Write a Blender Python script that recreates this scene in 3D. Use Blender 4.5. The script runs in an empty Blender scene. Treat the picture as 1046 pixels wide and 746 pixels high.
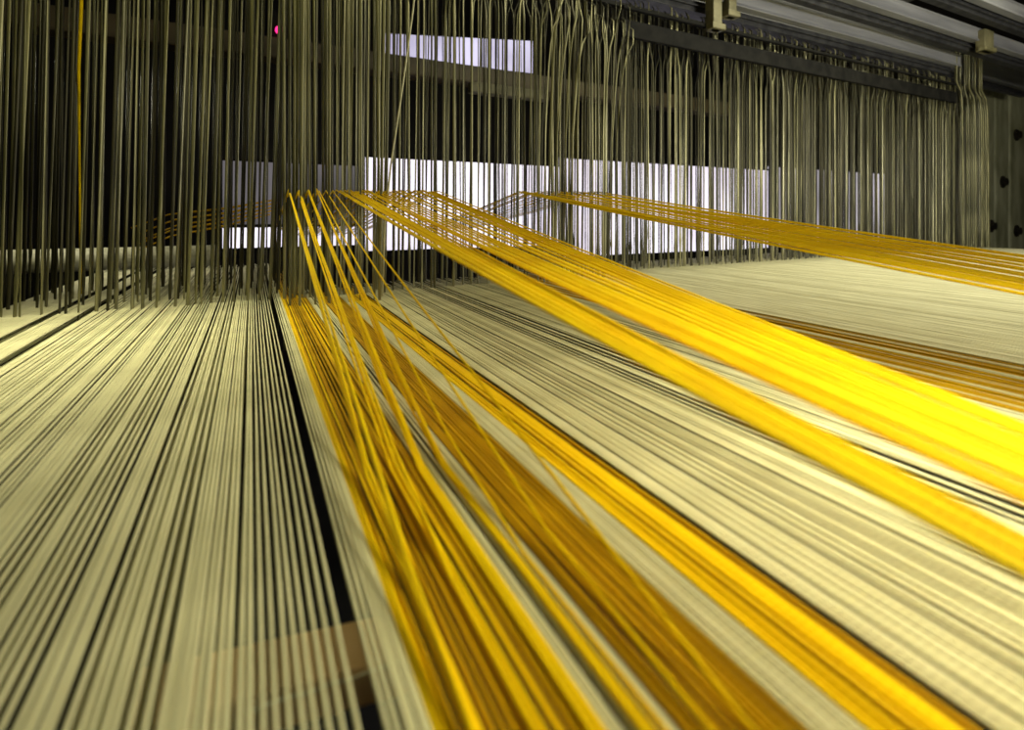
import bpy, math, random
from mathutils import Vector
random.seed(11)
R = random.random
U = random.uniform
H = 0.07                      # camera height above the warp sheet, metres
sc = bpy.context.scene
COL = sc.collection

# ------------------------------------------------------------------ camera
FPX, PX, PY, HOR = 520.0, 523.0, 373.0, 219.0
YAW = math.radians(27.1)
SN, CS = math.sin(YAW), math.cos(YAW)
cam = bpy.data.cameras.new('camera')
cam.sensor_width = 36.0
cam.lens = 36.0 * FPX / 1046.0
cam.shift_y = -(PY - HOR) / 1046.0
cam.clip_start = 0.002
cam.clip_end = 50
cam.dof.use_dof = True
cam.dof.focus_distance = 5.6 * H
cam.dof.aperture_fstop = 11.5
co = bpy.data.objects.new('camera', cam)
COL.objects.link(co)
co.location = (0, 0, 0)
co.rotation_euler = (math.pi / 2, 0, -YAW)
sc.camera = co


def ray(x, y):
    a = (x - PX) / FPX
    return Vector((SN + a * CS, CS - a * SN, (HOR - y) / FPX))


def at_Y(x, y, Y):            # all in units of H
    d = ray(x, y)
    return d * (Y / d.y)


def at_Z(x, y, Z):
    d = ray(x, y)
    return d * (Z / d.z)


def at_X(x, y, X):
    d = ray(x, y)
    return d * (X / d.x)


# --------------------------------------------------------------- materials
def new_mat(name):
    m = bpy.data.materials.new(name)
    m.use_nodes = True
    nt = m.node_tree
    b = nt.nodes['Principled BSDF']
    return m, nt, b


def yarn(name, c1, c2, rough=0.8, scale=260.0, sheen=0.03, speck=None):
    m, nt, b = new_mat(name)
    N, L = nt.nodes, nt.links
    tc = N.new('ShaderNodeTexCoord')
    mp = N.new('ShaderNodeMapping')
    mp.inputs['Scale'].default_value = (1.0, 0.12, 1.0)
    L.new(tc.outputs['Object'], mp.inputs['Vector'])
    n = N.new('ShaderNodeTexNoise')
    n.inputs['Scale'].default_value = scale
    n.inputs['Detail'].default_value = 3
    L.new(mp.outputs['Vector'], n.inputs['Vector'])
    cr = N.new('ShaderNodeValToRGB')
    cr.color_ramp.elements[0].position = 0.3
    cr.color_ramp.elements[0].color = (*c1, 1)
    cr.color_ramp.elements[1].position = 0.7
    cr.color_ramp.elements[1].color = (*c2, 1)
    L.new(n.outputs['Fac'], cr.inputs['Fac'])
    out = cr.outputs['Color']
    if speck:
        n2 = N.new('ShaderNodeTexNoise')
        n2.inputs['Scale'].default_value = 900
        L.new(tc.outputs['Object'], n2.inputs['Vector'])
        r2 = N.new('ShaderNodeValToRGB')
        r2.color_ramp.elements[0].position = 0.71
        r2.color_ramp.elements[1].position = 0.76
        L.new(n2.outputs['Fac'], r2.inputs['Fac'])
        mx = N.new('ShaderNodeMix')
        mx.data_type = 'RGBA'
        L.new(r2.outputs['Color'], mx.inputs[0])
        L.new(out, mx.inputs[6])
        mx.inputs[7].default_value = (*speck, 1)
        out = mx.outputs[2]
    L.new(out, b.inputs['Base Color'])
    # the twist of the plies
    w = N.new('ShaderNodeTexWave')
    w.bands_direction = 'DIAGONAL'
    w.inputs['Scale'].default_value = 420
    w.inputs['Distortion'].default_value = 2.0
    L.new(tc.outputs['Object'], w.inputs['Vector'])
    bp = N.new('ShaderNodeBump')
    bp.inputs['Strength'].default_value = 0.14
    bp.inputs['Distance'].default_value = 0.0004
    L.new(w.outputs['Fac'], bp.inputs['Height'])
    L.new(bp.outputs['Normal'], b.inputs['Normal'])
    b.inputs['Roughness'].default_value = rough
    b.inputs['Sheen Weight'].default_value = sheen
    b.inputs['Specular IOR Level'].default_value = 0.12
    return m


def metal(name, c1, c2, rough, metallic, scale=60.0, stretch=(1, 1, 1)):
    m, nt, b = new_mat(name)
    N, L = nt.nodes, nt.links
    tc = N.new('ShaderNodeTexCoord')
    mp = N.new('ShaderNodeMapping')
    mp.inputs['Scale'].default_value = stretch
    L.new(tc.outputs['Object'], mp.inputs['Vector'])
    n = N.new('ShaderNodeTexNoise')
    n.inputs['Scale'].default_value = scale
    n.inputs['Detail'].default_value = 5
    L.new(mp.outputs['Vector'], n.inputs['Vector'])
    cr = N.new('ShaderNodeValToRGB')
    cr.color_ramp.elements[0].position = 0.35
    cr.color_ramp.elements[0].color = (*c1, 1)
    cr.color_ramp.elements[1].position = 0.65
    cr.color_ramp.elements[1].color = (*c2, 1)
    L.new(n.outputs['Fac'], cr.inputs['Fac'])
    L.new(cr.outputs['Color'], b.inputs['Base Color'])
    b.inputs['Roughness'].default_value = rough
    b.inputs['Metallic'].default_value = metallic
    return m


def emis(name, col, strength, col2=None, scale=6.0):
    m, nt, b = new_mat(name)
    b.inputs['Base Color'].default_value = (0.6, 0.6, 0.62, 1)
    b.inputs['Emission Strength'].default_value = strength
    b.inputs['Emission Color'].default_value = (*col, 1)
    if col2:
        N, L = nt.nodes, nt.links
        tc = N.new('ShaderNodeTexCoord')
        n = N.new('ShaderNodeTexNoise')
        n.inputs['Scale'].default_value = scale
        n.inputs['Detail'].default_value = 2
        L.new(tc.outputs['Object'], n.inputs['Vector'])
        cr = N.new('ShaderNodeValToRGB')
        cr.color_ramp.elements[0].position = 0.38
        cr.color_ramp.elements[0].color = (*col2, 1)
        cr.color_ramp.elements[1].position = 0.62
        cr.color_ramp.elements[1].color = (*col, 1)
        L.new(n.outputs['Fac'], cr.inputs['Fac'])
        L.new(cr.outputs['Color'], b.inputs['Emission Color'])
    return m


M_WHITE = yarn('off_white_cotton', (0.60, 0.565, 0.34), (0.78, 0.74, 0.47), speck=(0.75, 0.68, 0.25))
M_WHITE_SHADED = yarn('shaded_cotton', (0.40, 0.38, 0.19), (0.54, 0.515, 0.28))  # off-white cotton darkened to stand for shade on the lower layer
M_YEL = yarn('golden_yellow_yarn', (0.87, 0.545, 0.0), (0.97, 0.68, 0.0), rough=0.6)
M_OCH = yarn('dark_yellow_yarn', (0.46, 0.245, 0.0), (0.68, 0.40, 0.0), rough=0.65)  # darker and browner than the golden yarn
M_STRAW = metal('olive_heddle_steel', (0.10, 0.095, 0.042), (0.33, 0.31, 0.16), 0.38, 0.45, 90, (1, 1, 0.12))
M_STEEL = metal('grey_heddle_steel', (0.07, 0.068, 0.038), (0.23, 0.218, 0.13), 0.34, 0.6, 90, (1, 1, 0.12))
M_BROWN = metal('brown_heddle_steel', (0.025, 0.023, 0.012), (0.085, 0.078, 0.04), 0.45, 0.5, 90, (1, 1, 0.12))  # darkest heddle steel, used most in the rear rows
M_ALU = metal('brushed_aluminium', (0.17, 0.17, 0.18), (0.27, 0.27, 0.28), 0.55, 0.2, 70, (0.08, 1, 1))
M_DARK = metal('dark_oiled_steel', (0.004, 0.004, 0.0035), (0.010, 0.0095, 0.008), 0.75, 0.0, 70)
M_DARK.node_tree.nodes['Principled BSDF'].inputs['Specular IOR Level'].default_value = 0.1
M_GUN = metal('grey_painted_steel', (0.018, 0.018, 0.02), (0.05, 0.05, 0.052), 0.5, 0.3, 70)
M_KHAKI = metal('khaki_bracket_paint', (0.11, 0.10, 0.045), (0.21, 0.19, 0.10), 0.5, 0.2, 50)
M_BOARD = metal('green_grey_board', (0.17, 0.17, 0.09), (0.36, 0.355, 0.22), 0.6, 0.1, 25, (1, 1, 0.35))
M_BOLT = metal('dark_bolt', (0.02, 0.018, 0.012), (0.06, 0.05, 0.035), 0.5, 0.7, 80)
M_WOOD = metal('tan_wood', (0.48, 0.29, 0.11), (0.70, 0.48, 0.23), 0.55, 0.0, 40, (0.15, 1, 1))
M_BEAM = metal('brown_beam', (0.05, 0.036, 0.014), (0.11, 0.085, 0.04), 0.6, 0.0, 20, (0.2, 1, 1))
M_FLOOR = metal('black_floor', (0.004, 0.004, 0.004), (0.012, 0.011, 0.010), 0.7, 0.0, 10)
M_WALL = metal('dark_wall', (0.010, 0.009, 0.006), (0.024, 0.021, 0.014), 0.9, 0.0, 6)
M_WIN = emis('glowing_pane', (0.93, 0.88, 1.0), 1.35, (0.62, 0.56, 0.68), 4)  # bright band behind the heddles put in as self-glowing panes
M_MID = emis('fading_pane', (0.62, 0.57, 0.64), 1.0, (0.25, 0.23, 0.25), 4)  # weaker emission fades the bright band out to the right
M_DIM = emis('dimmed_pane', (0.11, 0.10, 0.115), 1.0, (0.02, 0.018, 0.019), 5)  # emission dimmed for the stretch behind the dense heddles
M_STRIP = emis('lavender_pane', (0.66, 0.62, 0.95), 0.9, (0.30, 0.27, 0.5), 9)
M_LED = emis('magenta_lamp', (1.0, 0.02, 0.22), 2.2)
M_CORD = metal('pale_cord', (0.42, 0.40, 0.24), (0.6, 0.57, 0.38), 0.7, 0.0, 200)


# ------------------------------------------------------------ mesh helpers
class MB:
    def __init__(self):
        self.v, self.f = [], []

    def tube(self, pts, rad, n=6, cap=True):
        base = len(self.v)
        k = len(pts)
        for i, p in enumerate(pts):
            t = (pts[min(i + 1, k - 1)] - pts[max(i - 1, 0)]).normalized()
            ref = Vector((0, 0, 1)) if abs(t.z) < 0.9 else Vector((1, 0, 0))
            s = t.cross(ref).normalized()
            u = s.cross(t)
            r = rad[i] if isinstance(rad, (list, tuple)) else rad
            for j in range(n):
                a = 2 * math.pi * j / n
                self.v.append(p + s * (r * math.cos(a)) + u * (r * math.sin(a)))
        for i in range(k - 1):
            for j in range(n):
                a = base + i * n + j
                b = base + i * n + (j + 1) % n
                self.f.append((a, b, b + n, a + n))
        if cap:
            self.f.append(tuple(base + j for j in range(n))[::-1])
            self.f.append(tuple(base + (k - 1) * n + j for j in range(n)))

    def strip(self, pts, w, th, ang):
        """flat steel strip along pts: 8-sided section w wide, th thick, turned by ang[i] about z"""
        base = len(self.v)
        k = len(pts)
        prof = [(0.5, 0.18), (0.38, 0.5), (-0.38, 0.5), (-0.5, 0.18), (-0.5, -0.18), (-0.38, -0.5), (0.38, -0.5), (0.5, -0.18)]
        n = len(prof)
        for i, p in enumerate(pts):
            ca, sa = math.cos(ang[i]), math.sin(ang[i])
            ww = w[i] if isinstance(w, (list, tuple)) else w
            for (a, b) in prof:
                x, y = a * ww, b * th
                self.v.append(p + Vector((x * ca - y * sa, x * sa + y * ca, 0)))
        for i in range(k - 1):
            for j in range(n):
                a = base + i * n + j
                b = base + i * n + (j + 1) % n
                self.f.append((a, b, b + n, a + n))
        self.f.append(tuple(base + j for j in range(n))[::-1])
        self.f.append(tuple(base + (k - 1) * n + j for j in range(n)))

    def box(self, lo, hi):
        b = len(self.v)
        for z in (lo[2], hi[2]):
            for (x, y) in ((lo[0], lo[1]), (hi[0], lo[1]), (hi[0], hi[1]), (lo[0], hi[1])):
                self.v.append(Vector((x, y, z)))
        for f in ((3, 2, 1, 0), (4, 5, 6, 7), (0, 1, 5, 4), (1, 2, 6, 5), (2, 3, 7, 6), (3, 0, 4, 7)):
            self.f.append(tuple(b + i for i in f))

    def prism_x(self, x0, x1, prof):
        """section prof [(y,z)...] swept along x"""
        b = len(self.v)
        n = len(prof)
        for x in (x0, x1):
            for (y, z) in prof:
                self.v.append(Vector((x, y, z)))
        for j in range(n):
            k = (j + 1) % n
            self.f.append((b + j, b + k, b + n + k, b + n + j))
        self.f.append(tuple(b + j for j in range(n))[::-1])
        self.f.append(tuple(b + n + j for j in range(n)))

    def build(self, name, m, parent=None, smooth=True, origin=None, bevel=0, scale=True):
        s = H if scale else 1.0
        o0 = Vector(origin) * s if origin is not None else Vector((0, 0, 0))
        me = bpy.data.meshes.new(name)
        me.from_pydata([v * s - o0 for v in self.v], [], self.f)
        me.materials.append(m)
        if smooth:
            me.polygons.foreach_set('use_smooth', [True] * len(me.polygons))
        me.update()
        o = bpy.data.objects.new(name, me)
        COL.objects.link(o)
        o.location = o0
        if parent is not None:
            o.parent = parent
            o.location = o0 - parent.location
        if bevel:
            md = o.modifiers.new('bevel', 'BEVEL')
            md.width = bevel * H
            md.segments = 2
        return o


def tag(o, label=None, cat=None, group=None, kind=None):
    if label:
        o['label'] = label
    if cat:
        o['category'] = cat
    if group:
        o['group'] = group
    if kind:
        o['kind'] = kind
    return o


def empty(name, loc, label, cat, group=None):
    o = bpy.data.objects.new(name, None)
    COL.objects.link(o)
    o.location = Vector(loc) * H
    o.empty_display_size = 0.01
    return tag(o, label, cat, group)


# ------------------------------------------------------------- the setting
b = MB(); b.box((-14, -6, -9.3), (44, 32, -9)); tag(b.build('floor', M_FLOOR, smooth=False), kind='structure')
b = MB(); b.box((-14, 31, -9), (44, 31.6, 16)); tag(b.build('wall_back', M_WALL, smooth=False), kind='structure')
b = MB(); b.box((-14.6, -6, -9), (-14, 32, 16)); tag(b.build('wall_left', M_WALL, smooth=False), kind='structure')
b = MB(); b.box((44, -6, -9), (44.6, 32, 16)); tag(b.build('wall_right', M_WALL, smooth=False), kind='structure')


def window(name, p0, p1, zb0, zt0, zb1, zt1, m, fr):
    """pane facing -y between plan points p0 and p1, with a frame around it"""
    b = MB()
    a, c = Vector((p0[0], p0[1], 0)), Vector((p1[0], p1[1], 0))
    n = Vector((0, 0.12, 0))
    q = [a + Vector((0, 0, zb0)), c + Vector((0, 0, zb1)), c + Vector((0, 0, zt1)), a + Vector((0, 0, zt0))]
    for v in q:
        b.v.append(v)
    for v in q:
        b.v.append(v + n)
    b.f = [(0, 1, 2, 3), (7, 6, 5, 4), (0, 4, 5, 1), (1, 5, 6, 2), (2, 6, 7, 3), (3, 7, 4, 0)]
    o = tag(b.build(name, m, smooth=False), kind='structure')
    f = MB()
    qq = q + [q[0]]
    for i in range(4):
        f.tube([qq[i], qq[i + 1]], fr, 4)
    for t in (0.2, 0.41, 0.62, 0.8):
        f.tube([q[0].lerp(q[1], t), q[3].lerp(q[2], t)], fr, 4)
    f.build('window_frame', M_DARK, o, smooth=False)
    return o


YW = 14.0
for k, (xa, xb, ya, yb, m) in enumerate(((372, 572, 165, 254, M_WIN), (573, 785, 168, 258, M_WIN), (786, 905, 174, 250, M_MID),
                                         (226, 371, 166, 230, M_DIM), (226, 371, 231, 253, M_WIN))):
    A0, A1 = at_Y(xa, yb, YW), at_Y(xa, ya, YW)
    B0, B1 = at_Y(xb, yb, YW), at_Y(xb, ya, YW)
    zl, zh = (A0.z + B0.z) / 2, (A1.z + B1.z) / 2
    window('window_%d' % (k + 2), (A0.x, YW), (B0.x, YW), zl, zh, zl, zh, m, 0.028)
A0, A1 = at_Y(392, 59, YW), at_Y(392, 33, YW)
B0, B1 = at_Y(545, 76, YW), at_Y(545, 41, YW)
window('window_1', (A0.x, YW), (B0.x, YW), A0.z, A1.z, B0.z, B1.z, M_STRIP, 0.03)
# beam below the high window
b = MB()
zb = (at_Y(300, 62, 13.6).z, at_Y(560, 84, 13.6).z)
z0 = at_Y(470, 86, 13.6).z; z1 = at_Y(470, 68, 13.6).z
b.prism_x(-6, 16, [(13.3, z0), (13.9, z0), (13.9, z1), (13.3, z1)])
tag(b.build('cross_beam', M_BEAM, smooth=False, origin=(5, 13.6, z0), bevel=0.05),
    'brown wooden cross beam behind the hanging heddles, under the lavender window', 'beam')
# grey shelf rail under it, beyond the sparse middle
b = MB()
p = at_Y(520, 92, 13.0)
b.prism_x(p.x - 1.2, p.x + 1.3, [(12.9, p.z - .2), (13.2, p.z - .2), (13.2, p.z + .1), (12.9, p.z + .1)])
tag(b.build('support_rail', M_KHAKI, smooth=False, origin=(p.x, 13, p.z - .2), bevel=0.03),
    'short grey rail dimly seen under the brown cross beam', 'rail')

t = empty('glint_roll', (-6, 12.4, -1.2), 'white cloth roll added for the glints low behind the heddles at the left edge', 'roll')  # pale roll added to give the white glints behind the heddles
b = MB()
p = at_Y(-60, 270, 12.4); p2 = at_Y(222, 270, 12.4)
b.tube([Vector((p.x - 3, 12.4, p.z)), Vector((p2.x, 12.4, p.z))], 0.22, 20)
b.build('cloth', M_CORD, t)
b = MB(); b.tube([Vector((p.x - 3.5, 12.4, p.z)), Vector((p2.x + 0.4, 12.4, p.z))], 0.09, 12); b.build('roller', M_DARK, t)

# dark machine panels behind the harness
def panel(x0, y0, x1, y1, Y, name, label):
    a, c = at_Y(x0, y1, Y), at_Y(x1, y0, Y)
    b = MB()
    b.box((a.x, Y, a.z), (c.x, Y + 0.4, c.z))
    e = (a.x + c.x) / 2
    for k in range(3):
        z = a.z + (c.z - a.z) * (0.25 + 0.25 * k)
        b.box((a.x + 0.1, Y - 0.06, z - 0.05), (c.x - 0.1, Y, z + 0.05))
    return tag(b.build(name, M_WALL, smooth=False, origin=(e, Y, a.z), bevel=0.03), label, 'panel')


# right-hand side boards with bolts
YB = 9.6
for i, (xa, xb, lab, bolts) in enumerate((
        (1004, 1016.2, 'green-grey bolted side board directly beside the last heddles', ((1012, 231),)),
        (1017.5, 1030.5, 'green-grey side board with one bolt half way up, second from right edge', ((1024, 186),)),
        (1032.5, 1060, 'green-grey side board with two bolts at the right edge of the loom', ((1038, 138), (1038, 236))))):
    p0, p1 = at_Y(xa, 256, YB), at_Y(xb, 84, YB)
    t = empty('side_board', ((p0.x + p1.x) / 2, YB, -9), lab, 'board')
    b = MB(); b.box((p0.x, YB, -9), (p1.x, YB + 0.5, p1.z)); b.build('board_panel', M_BOARD, t, smooth=False, bevel=0.08)
    for (bx, by) in bolts:
        q = at_Y(bx, by, YB)
        c = MB(); c.tube([Vector((q.x, YB + 0.1, q.z)), Vector((q.x, YB - 0.16, q.z))], 0.17, 6)
        c.tube([Vector((q.x, YB + 0.05, q.z)), Vector((q.x, YB - 0.04, q.z))], 0.26, 14)
        c.build('bolt', M_BOLT, t, smooth=False)


# ------------------------------------------------- harness frames and rails
def harness(Y, ztop, zbot, x0, x1, label, clips=(), lower=True, bars=(), low=0.2):
    t = empty('loom_shaft', ((x0 + x1) / 2, Y, zbot), label, 'frame', 'harness frames over the warp')
    b = MB()
    th = 0.2
    g = (ztop - zbot) * 0.12
    b.prism_x(x0, x1, [(Y, zbot), (Y + th, zbot), (Y + th, ztop), (Y, ztop), (Y, ztop - g), (Y + 0.03, ztop - 1.5 * g), (Y + 0.03, zbot + 1.5 * g), (Y, zbot + g)])
    b.build('top_rail', M_ALU, t, smooth=False, bevel=0.015)
    if lower:
        b = MB()
        b.prism_x(x0, x1 - 0.1, [(Y + 0.24, zbot - low), (Y + 0.42, zbot - low), (Y + 0.42, zbot + 0.02), (Y + 0.24, zbot + 0.02)])
        b.prism_x(x0, x1 - 0.1, [(Y + 0.18, zbot - 0.11), (Y + 0.25, zbot - 0.11), (Y + 0.25, zbot - 0.07), (Y + 0.18, zbot - 0.07)])
        b.build('lower_rail', M_GUN, t, smooth=False, bevel=0.01)
    for (z, hh) in bars:
        b = MB()
        b.prism_x(at_Y(638, 50, Y).x, x1 - 0.25, [(Y + 0.02, z - hh), (Y + 0.10, z - hh), (Y + 0.10, z + hh), (Y + 0.02, z + hh)])
        b.build('heddle_bar', M_DARK, t, smooth=False, bevel=0.01)
    for (px, py0, py1, w) in clips:
        p0, p1 = at_Y(px - w / 2, py1, Y - 0.12), at_Y(px + w / 2, py0, Y - 0.12)
        b = MB()
        b.box((p0.x, Y - 0.12, p0.z), (p1.x, Y + 0.09, p1.z))
        b.box((p0.x - 0.06, Y - 0.16, p0.z), (p1.x + 0.06, Y + 0.02, p0.z + 0.12))
        b.build('bracket', M_KHAKI, t, smooth=False, bevel=0.02)
    return t


Y1 = 7.0
e = at_Y(983, 56, Y1); e2 = at_Y(983, 68, Y1)
X1END = e.x
bars = [(3.27, 0.15), (3.64, 0.028)]
ZBAR = bars[0][0]
harness(Y1, e.z, e2.z, -6, e.x, 'long grey harness frame whose rail ends above the last heddles at right',
        clips=((733.5, -6, 29, 9), (749, -14, 16, 8)), bars=bars)
e3 = at_Y(1008, 31, 6.3); e4 = at_Y(1008, 44, 6.3)
harness(6.3, e3.z, e4.z, -6, 25, 'second harness frame rail, crossing the upper right with a khaki bracket',
        clips=((1011, 32, 51, 9),))
e5 = at_Y(1044, 4, 5.6); e6 = at_Y(1044, 17, 5.6)
harness(5.6, e5.z, e6.z, 1, 25, 'nearest harness frame rail cutting across the top right corner')
e7 = at_Y(1040, 70, 8.3); e8 = at_Y(1040, 88, 8.3)
harness(8.3, e7.z, e8.z, -6, 27, 'rear harness frame rail dimly seen behind the end heddles')

# ---------------------------------------------------------------- heddles
ZB = -1.6


def heddle(mb, X, Y, ztop, w, lean, jog, ang, hook=True, zb=ZB, curve=0.0, bo=0.0):
    """one flat wire heddle: straight shank, eye in the middle, jog and hook at the top"""
    pts, ws, an = [], [], []
    def add(z, dx=0.0, dy=0.0, s=1.0, da=0.0):
        pts.append(Vector((X + lean * (z + 1) + dx, Y + dy, z)))
        ws.append(w * s)
        an.append(ang + da)
    ey = -0.9 + U(-.1, .5)
    add(zb); add(zb + 0.06); add(-1.05)
    add(ey - 0.14); add(ey - 0.06, s=1.25); add(ey, s=1.45); add(ey + 0.06, s=1.25); add(ey + 0.14)
    add(1.2, dx=curve * 0.1, da=0.1)
    add(ztop - bo - 1.1, dx=curve * 0.45, da=0.2)
    add(ztop - bo - 0.75, dx=curve * 0.7, da=0.2)
    add(ztop - bo - 0.5, dx=jog * 0.15 + curve * 0.9, s=1.1, da=0.5)
    add(ztop - bo - 0.28, dx=jog + curve, s=1.1, da=0.9)
    add(ztop - 0.06, dx=jog + curve, da=0.9)
    if hook:
        add(ztop, dx=jog + curve, dy=0.06, da=0.9)
    mb.strip(pts, ws, w * 0.42, an)


specs = []      # (dist, X, Y, ztop, w, lean, jog, ang, mat, region, curve)
def row(px0, px1, Y, pitch, region, ztop, w, mats, lean=0.02, jog=0.1, curve=0.0, keep=1.0):
    xa, xb = at_Y(px0, 300, Y).x, at_Y(px1, 300, Y).x
    X = xa
    while X < xb:
        if R() < keep:
            XX = X + U(-.25, .25) * pitch
            specs.append((math.hypot(XX, Y), XX, Y + U(-.05, .05), ztop + U(-.05, .05) * (6 if region == 'curved' and ztop < 3.55 else 1), w * U(.7, 1.35),
                          lean + U(-.012, .012), jog * U(-1, 1.4), U(-.9, .9), random.choice(mats), region,
                          curve * U(-.3, 1.2)))
        X += pitch * U(.55, 1.5)


S, G, B_ = M_STRAW, M_STEEL, M_BROWN
# left curtain
row(-30, 292, 6.6, 0.100, 'left', 3.6, 0.024, (S, S, G, B_), 0.026)
row(-30, 292, 7.1, 0.105, 'left', 3.6, 0.024, (S, B_, G), 0.024)
row(-30, 292, 7.7, 0.10, 'left', 3.78, 0.026, (B_, B_, S), 0.022)
row(-30, 292, 8.4, 0.085, 'left', 4.2, 0.028, (B_, B_, G), 0.015)
# bright clump over the lifted yellow eyes
row(294, 392, 6.0, 0.15, 'clump', 3.6, 0.026, (S, S, G), 0.004)
row(292, 392, 6.55, 0.062, 'clump', 3.6, 0.026, (S, G, S), 0.004)
row(292, 392, 6.85, 0.065, 'clump', 3.6, 0.026, (S, G, B_), 0.004)
row(296, 392, 7.5, 0.08, 'clump', 3.78, 0.028, (B_, G), 0.004)
# sparse middle
row(392, 552, 6.7, 0.115, 'middle', 3.6, 0.023, (S, S, G), 0.012)
row(392, 552, 7.4, 0.13, 'middle', 3.78, 0.026, (G, B_, S), 0.008)
row(392, 552, 8.3, 0.12, 'middle', 4.2, 0.030, (B_, B_, G), 0.0)
# curved tops
row(550, 636, 6.45, 0.080, 'curved', 3.3, 0.028, (S, S, G), 0.006, 0.10, 0.20)
row(552, 640, 6.8, 0.085, 'curved', 3.5, 0.028, (S, B_, S), 0.003, 0.1, 0.14)
row(552, 640, 7.3, 0.11, 'curved', 3.78, 0.028, (B_, G), 0.0, 0.1)
row(552, 640, 8.2, 0.12, 'curved', 4.2, 0.030, (B_,), 0.0, 0.1)
# dense right curtain
zt = 3.88
row(634, 985, 7.17, 0.085, 'right', zt, 0.030, (G, S, B_, B_), 0.0, 0.07)
row(634, 790, 7.5, 0.105, 'right', zt - .03, 0.032, (G, B_, B_, S), 0.0, 0.08)
row(634, 790, 8.0, 0.14, 'right', zt, 0.034, (B_, G), 0.0, 0.08)
row(790, 985, 7.5, 0.085, 'right', zt - .03, 0.032, (G, B_, B_, B_), 0.0, 0.08)
row(790, 985, 7.9, 0.09, 'right', zt, 0.036, (B_, B_, G, B_), 0.0, 0.08)
row(790, 985, 8.7, 0.10, 'right', zt, 0.040, (B_,), 0.0, 0.08)
# clump at the right-hand end, bent strips
for k in range(13):
    px = 984 + k * 2.15
    Yk = 7.05 + 0.12 * (k % 3)
    X = at_Y(px, 200, Yk).x
    specs.append((math.hypot(X, Yk) - 12, X, Yk, at_Y(1000, 55, Yk).z + U(-.1, .1), 0.075, 0.0, -0.24 + U(-.12, .05),
                  U(-.5, .5), random.choice((S, S, G)), 'end', -0.12))

specs.sort(key=lambda s: s[0])
HLAB = {
    'left': ('thin olive steel heddle in the dark curtain at the left of the loom', 'heddles of the left curtain'),
    'clump': ('thin pale olive heddle in the tight clump where yellow threads lift', 'heddles of the clump at the lifted yellow threads'),
    'middle': ('thin heddle in the sparse stretch in front of the lavender window', 'heddles of the sparse middle'),
    'curved': ('pale heddle with a curved top, right of the lavender window', 'heddles with curved tops'),
    'right': ('grey steel heddle in the dense curtain under the grey rail', 'heddles of the dense right curtain'),
    'end': ('bent khaki heddle in the last bunch beside the side boards', 'heddles of the right end bunch'),
}
MATN = {}
rest = {}
for i, s in enumerate(specs):
    (d, X, Y, ztop, w, lean, jog, ang, m, reg, cv) = s
    if i < 300:
        mb = MB()
        heddle(mb, X, Y, ztop, w, lean, jog, ang, curve=cv, bo={'right': 0.55, 'end': 0.8}.get(reg, 0.0))
        o = mb.build('heddle', m, origin=(X, Y, ZB))
        tag(o, HLAB[reg][0], 'heddle', HLAB[reg][1])
    else:
        rest.setdefault('all', []).append(s)
mb = MB()
mi = []
mats = [M_STRAW, M_STEEL, M_BROWN]
for s in rest.get('all', []):
    (d, X, Y, ztop, w, lean, jog, ang, m, reg, cv) = s
    n0 = len(mb.f)
    heddle(mb, X, Y, ztop, w, lean, jog, ang, curve=cv, bo={'right': 0.55, 'end': 0.8}.get(reg, 0.0))
    mi += [mats.index(m)] * (len(mb.f) - n0)
o = mb.build('heddle_curtain', M_STRAW, origin=(10, 8, ZB))
o.data.materials.append(M_STEEL)
o.data.materials.append(M_BROWN)
o.data.polygons.foreach_set('material_index', mi)
tag(o, 'dense far curtain of dark steel heddles under the rails at right', 'heddles', kind='stuff')

# loose cords
mb = MB()
p = [at_Y(426, -40, 6.2), at_Y(422, 10, 6.2), at_Y(411, 90, 6.2), at_Y(399, 170, 6.2), at_Y(393, 230, 6.2), at_Y(390, 318, 6.2)]
mb.tube(p, 0.012, 6)
tag(mb.build('hanging_string', M_CORD, origin=p[-1]), 'pale cord slanting down in front of the lavender window', 'cord')
mb = MB()
p = [at_Y(84.5, -40, 7.0), at_Y(83, 10, 7.0), at_Y(80.5, 70, 7.05), at_Y(81, 140, 7.4), at_Y(82, 240, 7.7), at_Y(83, 300, 7.9)]
mb.tube(p, [0.017, 0.017, 0.015, 0.012, 0.012, 0.012], 6)
tag(mb.build('yellow_string', M_YEL, origin=p[-1]), 'single yellow cord hanging among the heddles at upper left', 'cord')
# little lamp
zb1 = at_Y(470, 68, 13.6).z
q = at_Y(285, 32, 13.5)
t = empty('indicator_lamp', (q.x, 13.6, zb1), 'small magenta indicator lamp glowing behind the heddles at upper left', 'lamp')
mb = MB(); mb.tube([Vector((q.x, 13.5, q.z)), Vector((q.x, 13.38, q.z)), Vector((q.x, 13.3, q.z))], [0.09, 0.09, 0.03], 12); mb.build('lens', M_LED, t)
mb = MB(); mb.box((q.x - 0.3, 13.45, zb1), (q.x + 0.3, 13.8, q.z + 0.5)); mb.build('housing', M_DARK, t, smooth=False, bevel=0.04)

# ------------------------------------------------------------- warp threads
ZS = -1.0
D = 0.0128                    # yarn diameter in H
YS = [-1.2, -0.2, 0.25, 0.6, 1.0, 1.5, 2.1, 2.9, 3.9, 5.1, 6.4]


def flat_thread(mb, X, z=ZS, yend=8.0, r=D / 2, n=6):
    ph = U(0, 6.3)
    pts = []
    dz = U(-.0025, .0025)
    for y in YS + ([7.0, 8.5] if yend > 9 else []) + [yend]:
        pts.append(Vector((X + U(-.0012, .0012) + 0.0015 * math.sin(ph + y), y, z + dz + U(-.001, .001))))
    mb.tube(pts, [r * U(.92, 1.08) for _ in pts], n)


def one(name, mb, m, origin, label, cat, group):
    return tag(mb.build(name, m, origin=origin), label, cat, group)


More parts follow.
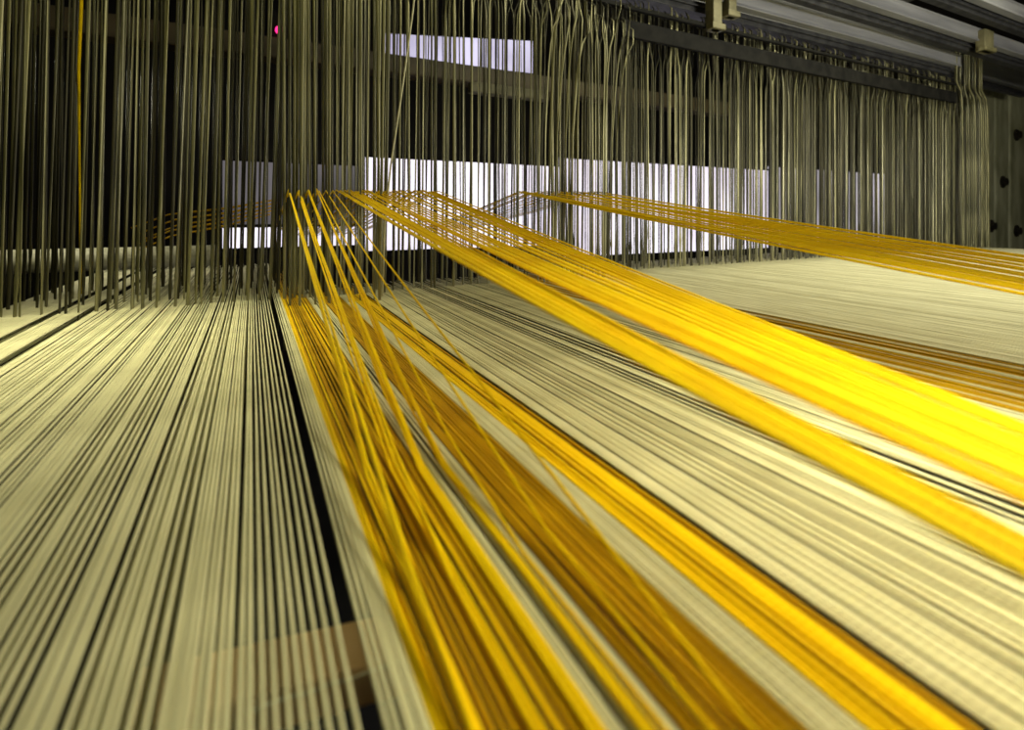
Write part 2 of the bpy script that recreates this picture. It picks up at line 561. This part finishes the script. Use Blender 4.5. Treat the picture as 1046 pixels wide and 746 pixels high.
def qlist(q0, q1, pitch, pgap, g0, g1):
    out = []
    q = q0
    while q < q1:
        out.append(q)
        q += pitch
        if R() < pgap:
            q += U(g0, g1)
    return out


DQ = D / 0.89                 # yarn diameter in q (= image slope) units
white = []                    # (q, region)
def reg(name, q0, q1, pitch, pgap=0, g0=0, g1=0):
    for q in qlist(q0, q1, pitch, pgap, g0, g1):
        white.append((q, name))


reg('farleft', -2.62, -2.03, DQ * 1.15, .1, .005, .01)
reg('between', -1.93, -1.715, DQ * 1.12, .1, .004, .01)
reg('leftsheet', -1.62, -0.45, DQ * 1.1, .30, .008, .016)
reg('leftsheet', -0.44, -0.12, DQ * 1.12, .36, .008, .018)
reg('midleft', -0.11, 0.006, DQ * 1.3, .4, .008, .02)
sparse = [0.021, 0.046, 0.073, 0.098, 0.125, 0.151, 0.179, 0.208, 0.266, 0.285, 0.302]
for i, q in enumerate(sparse):
    white.append((q, 'sparse%d' % i))
reg('edge', 0.317, 0.350, DQ * 1.05, .3, .002, .005)
reg('strip1', 0.672, 0.82, DQ * 1.02, .3, .006, .012)
reg('strip2', 1.085, 1.19, DQ * 0.95)
reg('dense', 1.442, 1.53, DQ * 1.05, .4, .008, .014)
reg('dense', 1.545, 1.65, DQ * 1.0)
reg('dense', 1.66, 2.02, DQ * 1.06, .62, .008, .015)
reg('dense', 2.03, 2.28, DQ * 1.06, .3, .007, .012)
reg('lined', 2.30, 2.66, DQ * 1.2, .5, .022, .045)
reg('rear', 2.68, 3.0, DQ * 1.1, .4, .010, .016)
reg('rear', 3.01, 3.5, DQ * 1.15, .5, .016, .04)
reg('rear', 3.51, 3.82, DQ * 1.1, .3, .01, .02)
ORD = ['first', 'second', 'third', 'fourth', 'fifth', 'sixth', 'seventh', 'eighth', 'ninth', 'tenth', 'eleventh']
WLAB = {
    'farleft': ('off-white warp thread left of both slim black gaps at the left edge', 'white threads left of the slim gaps'),
    'between': ('off-white warp thread between the two slim black gaps at left', 'white threads between the slim gaps'),
    'leftsheet': ('off-white warp thread in the wide grooved sheet at left', 'white threads of the wide left sheet'),
    'midleft': ('off-white warp thread just left of the broad black gap', 'white threads left of the broad black gap'),
    'edge': ('fine pale thread hugging the left side of the first yellow strip', 'white threads beside the first yellow strip'),
    'strip1': ('off-white thread in the narrow strip between the two yellow strips', 'white threads of the narrow strip'),
    'strip2': ('cream thread in the strip between ochre and yellow threads', 'cream threads of the second narrow strip'),
    'dense': ('cream warp thread in the dense sheet right of the yellow strips', 'cream threads of the dense right sheet'),
    'lined': ('off-white warp thread among black lines under the lowest lifted yellow band', 'white threads among the black lines'),
    'rear': ('off-white warp thread under and between the two lifted yellow bands', 'white threads between the lifted yellow bands'),
}
# largest in the picture first: nearness of the thread to the camera where it enters the frame
white.sort(key=lambda w: abs(w[0] - 0.4))
print('white threads', len(white))
extra = []
for i, (q, r) in enumerate(white):
    X = 0.89 * q
    if i >= 300:
        extra.append((X, ZS, U(7.2, 8.4)))
        continue
    mb = MB()
    ye = U(10.8, 11.6) if q < 0.4 else U(7.0, 7.6)
    flat_thread(mb, X, yend=ye, r=D / 2 * (0.8 if r.startswith('sparse') else 1))
    if r.startswith('sparse'):
        k = int(r[6:])
        lab, grp = '%s pale thread from the left among those spaced out over the broad black gap' % ORD[k], 'pale threads across the broad black gap'
    else:
        lab, grp = WLAB[r]
    one('warp_thread', mb, M_WHITE, (X, 3, ZS), lab, 'thread', grp)
# the remaining ones: far right sheet
q = 3.83
while q < 22:
    gap = 0.0
    if 3.86 < q < 5.1:
        q += DQ * 7 if R() < .75 else DQ
    X = 0.89 * q
    extra.append((X, ZS, U(7.6, 8.6)))
    q += DQ * (1.2 + 0.022 * q) * (1.0 if R() > .05 else 1.9)
mb = MB()
for (X, z, ye) in extra:
    flat_thread(mb, X, z, ye, r=D / 2 * (1.0 if X < 4 else 1.3), n=5)
tag(mb.build('warp_sheet', M_WHITE, origin=(9, 5, ZS)), 'far right warp sheet of countless off-white threads under the yellow bands', 'threads', kind='stuff')
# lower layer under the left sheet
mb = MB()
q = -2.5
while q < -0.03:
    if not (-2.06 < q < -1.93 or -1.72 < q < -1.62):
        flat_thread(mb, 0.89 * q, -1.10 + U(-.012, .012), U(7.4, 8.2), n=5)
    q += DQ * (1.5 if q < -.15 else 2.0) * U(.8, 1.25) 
tag(mb.build('lower_warp_layer', M_WHITE_SHADED, origin=(-1, 3, -1.09)), 'shaded lower layer of warp threads under the left sheet', 'threads', kind='stuff')
# ---- yellow threads lying in the sheet
def yset(q0, q1, pitch, pgap, g0, g1, m_choice, label, group, zj=0.007, yend=7.2):
    for q in qlist(q0, q1, pitch, pgap, g0, g1):
        X = 0.89 * q
        mb = MB()
        flat_thread(mb, X, ZS + U(-zj, zj), yend + U(-.2, .3))
        one('yellow_warp_thread', mb, random.choice(m_choice), (X, 3, ZS), label, 'thread', group)


yset(0.356, 0.385, DQ * .9, 0, 0, 0, (M_YEL,), 'yellow thread along the left rim of the first yellow strip', 'yellow threads at the rim of the first strip')
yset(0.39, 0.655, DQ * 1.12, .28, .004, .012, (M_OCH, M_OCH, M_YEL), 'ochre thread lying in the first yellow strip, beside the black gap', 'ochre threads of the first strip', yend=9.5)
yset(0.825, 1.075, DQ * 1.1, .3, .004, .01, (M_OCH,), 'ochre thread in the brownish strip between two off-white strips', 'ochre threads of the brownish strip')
yset(1.2, 1.255, DQ * 1.0, .2, .003, .006, (M_YEL,), 'yellow thread bordering the cream strip in the third yellow strip', 'bright threads of the third strip')
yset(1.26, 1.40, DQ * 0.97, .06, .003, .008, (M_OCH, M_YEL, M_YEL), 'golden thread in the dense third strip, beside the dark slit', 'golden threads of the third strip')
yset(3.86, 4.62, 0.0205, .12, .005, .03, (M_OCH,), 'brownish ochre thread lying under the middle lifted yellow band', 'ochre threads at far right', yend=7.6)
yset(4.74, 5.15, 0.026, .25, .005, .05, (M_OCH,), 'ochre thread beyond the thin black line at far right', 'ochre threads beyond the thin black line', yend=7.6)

# ---- lifted yellow threads
def lifted(xe, ye_, Y, xf, yf, label, group, r=D / 2 * 1.05, m=None, back=True):
    E = at_Y(xe, ye_, Y)
    F = at_X(xf, yf, E.x)
    dirv = (F - E) / (F.y - E.y)          # per unit Y
    pts = []
    ylow = -1.2
    ys = [Y - (Y - ylow) * k / 12 for k in range(13)]
    for y in ys[::-1]:
        p = E + dirv * (y - Y)
        sag = 0.02 * math.sin(math.pi * max(0, min(1, (Y - y) / 7.5)))
        p.z = max(p.z - sag, ZS + D * 1.05 + U(0, .004))
        p.x += U(-.002, .002)
        pts.append(p)
    rr = [r] * len(pts)
    if back:
        pts.append(E + Vector((0, 2.0, -0.32)))
        pts.append(E + Vector((0, 5.5, -0.75)))
        rr += [r, r]
    mb = MB()
    mb.tube(pts, rr, 6)
    return one('lifted_yellow_thread', mb, m or M_YEL, (E.x, 3, ZS), label, 'thread', group)


def lerp(a, b, t):
    return a + (b - a) * t


n = 16
for i in range(n):
    t = i / (n - 1)
    te = (i // 4 + 0.25 * R()) / 4        # eyes sit in four tight bunches
    lifted(lerp(294, 333, te) , 194 + U(-1, 2), 6.3 + U(-.08, .08), lerp(450, 588, t) + U(-4, 4), 746,
           'golden thread fanning steeply from the clump down the first yellow strip', 'steep fan of lifted yellow threads')
for (xe, xf, yf, lab) in ((333, 613, 620, 'lone yellow thread crossing the narrow white strip, left of its twin'),
                          (340, 690, 640, 'lone yellow thread running to the cream strip, right of its twin'),
                          (326, 566, 640, 'yellow thread at the right side of the steep fan, nearest the white strip')):
    lifted(xe, 195, 6.3, xf, yf, lab, None)
n = 14
for i in range(n):
    t = i / (n - 1)
    lifted(lerp(345, 374, t) + U(-2, 2), 195 + U(-1, 1.5), 6.42 + U(-.06, .06), 1046, lerp(581, 543, t) + U(-2, 2),
           'lifted yellow thread in the lowest band, reaching the right edge lowest', 'threads of the lowest lifted band')
for i in range(4):                        # a split-off edge of the middle band
    lifted(372 + i * 3, 195 + U(-1, 1), 6.42, 1046, 505 - i * 4, 'lifted yellow thread on the split lower edge of the middle band', 'lower edge threads of the middle lifted band')
n = 22
for i in range(n):
    t = i / (n - 1)
    lifted(lerp(382, 446, t) + U(-2, 2), 195 + U(-1, 1.5), 6.42 + U(-.06, .06), 1046, lerp(485, 430, t) + U(-2, 2),
           'lifted yellow thread in the wide middle band crossing to the right edge', 'threads of the middle lifted band')
n = 22
for i in range(n):
    t = i / (n - 1)
    lifted(lerp(529, 610, t ** 1.2), 196 + U(-.5, 1.5), 6.95 + U(-.05, .05), 1046, lerp(299, 258, t) + U(-1.5, 1.5),
           'lifted yellow thread in the highest band in front of the bright window', 'threads of the highest lifted band', r=D / 2 * 1.2)

for i in range(5):                        # yellow threads led away behind the harness
    Yb = 9.1 + 0.22 * i
    a0 = at_Y(288 - 3 * i, 203 + 4 * i, Yb)
    a1 = at_Y(176 + U(-6, 6), 219 + 5.5 * i, Yb)
    mb = MB()
    mid = a0.lerp(a1, .5) - Vector((0, 0, .03))
    mb.tube([a0, mid, a1, a1 + (a1 - a0) * .3 - Vector((0, 0, .12))], [.014, .02, .012, .012], 6)
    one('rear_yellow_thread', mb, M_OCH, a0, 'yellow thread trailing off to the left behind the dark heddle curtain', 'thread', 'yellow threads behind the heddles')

# ------------------------------------------------- things under the warp
c = [at_Z(100, 690, -1.32), at_Z(385, 628, -1.32), at_Z(440, 664, -1.32), at_Z(120, 748, -1.32)]
mb = MB()
for v in c:
    mb.v.append(v)
for v in c:
    mb.v.append(v - Vector((0, 0, 0.12)))
mb.f = [(3, 2, 1, 0)[::-1], (4, 5, 6, 7)[::-1], (0, 1, 5, 4)[::-1], (1, 2, 6, 5)[::-1], (2, 3, 7, 6)[::-1], (3, 0, 4, 7)[::-1]]
tag(mb.build('wooden_slat', M_WOOD, smooth=False, origin=c[0], bevel=0.012), 'flat tan wooden slat lying under the warp at the bottom left', 'slat')
mb = MB()
p0, p1 = at_Z(255, 727, -1.2), at_Z(412, 676, -1.2)
pts = [p0.lerp(p1, k / 8) + Vector((0, 0, U(-.004, .004))) for k in range(9)]
mb.tube(pts, 0.0035, 5)  # thin pale tube stands in for a glint line
tag(mb.build('glint_line', M_CORD, origin=p0), 'fine pale cord drawn as a glint line crossing beneath the warp at the bottom', 'thread')

# ------------------------------------------------------------------ lights
def area(name, loc, target, size, power, col, sy=None):
    l = bpy.data.lights.new(name, 'AREA')
    l.energy = power
    l.color = col
    l.shape = 'RECTANGLE'
    l.size = size * H
    l.size_y = (sy or size) * H
    o = bpy.data.objects.new(name, l)
    COL.objects.link(o)
    o.location = Vector(loc) * H
    o.rotation_euler = (Vector(target) - Vector(loc)).to_track_quat('-Z', 'Y').to_euler()
    return o


lamp = area('near_work_lamp', (2.9, -0.7, 2.0), (2.1, 1.0, -1), 0.7, 0.30, (1.0, 0.96, 0.66))
lamp.data.spread = math.radians(72)
area('hall_lamp', (12.0, 0.0, 9.0), (9.5, 6.5, -1), 6, 3.3, (1.0, 0.96, 0.70), 3).data.spread = math.radians(120)
area('right_fill', (11.5, -4.0, 1.8), (13, 7, 2.0), 3, 5.4, (1.0, 0.97, 0.84), 2)  # unseen fill added to brighten the rails and side boards
area('left_fill', (-2.5, 2.5, 6.0), (-0.8, 7.0, 0.4), 3, 0.32, (1.0, 0.97, 0.42))  # unseen fill added for the heddles and sheet at left
area('harness_fill', (-1.6, 5.3, 3.4), (-1.1, 5.0, -1), 1.6, 0.22, (1.0, 0.97, 0.64)).data.spread = math.radians(68)  # unseen fill added to brighten the far left sheet before the heddles
area('rear_left_fill', (-3.0, 11.5, 2.2), (-2.2, 10.0, -1), 1.5, 0.5, (1.0, 0.97, 0.8))  # unseen fill added to light the roll and rear threads

M_DIM.node_tree.nodes['Principled BSDF'].inputs['Base Color'].default_value = (0.1, 0.1, 0.1, 1)
w = bpy.data.worlds.new('world')
sc.world = w
w.use_nodes = True
w.node_tree.nodes['Background'].inputs['Color'].default_value = (0.9, 0.85, 0.6, 1)
w.node_tree.nodes['Background'].inputs['Strength'].default_value = 0.03

vs = sc.view_settings
vs.view_transform = 'Standard'
vs.look = 'None'
vs.exposure = 0.0
vs.gamma = 1.0
vs.use_curve_mapping = False
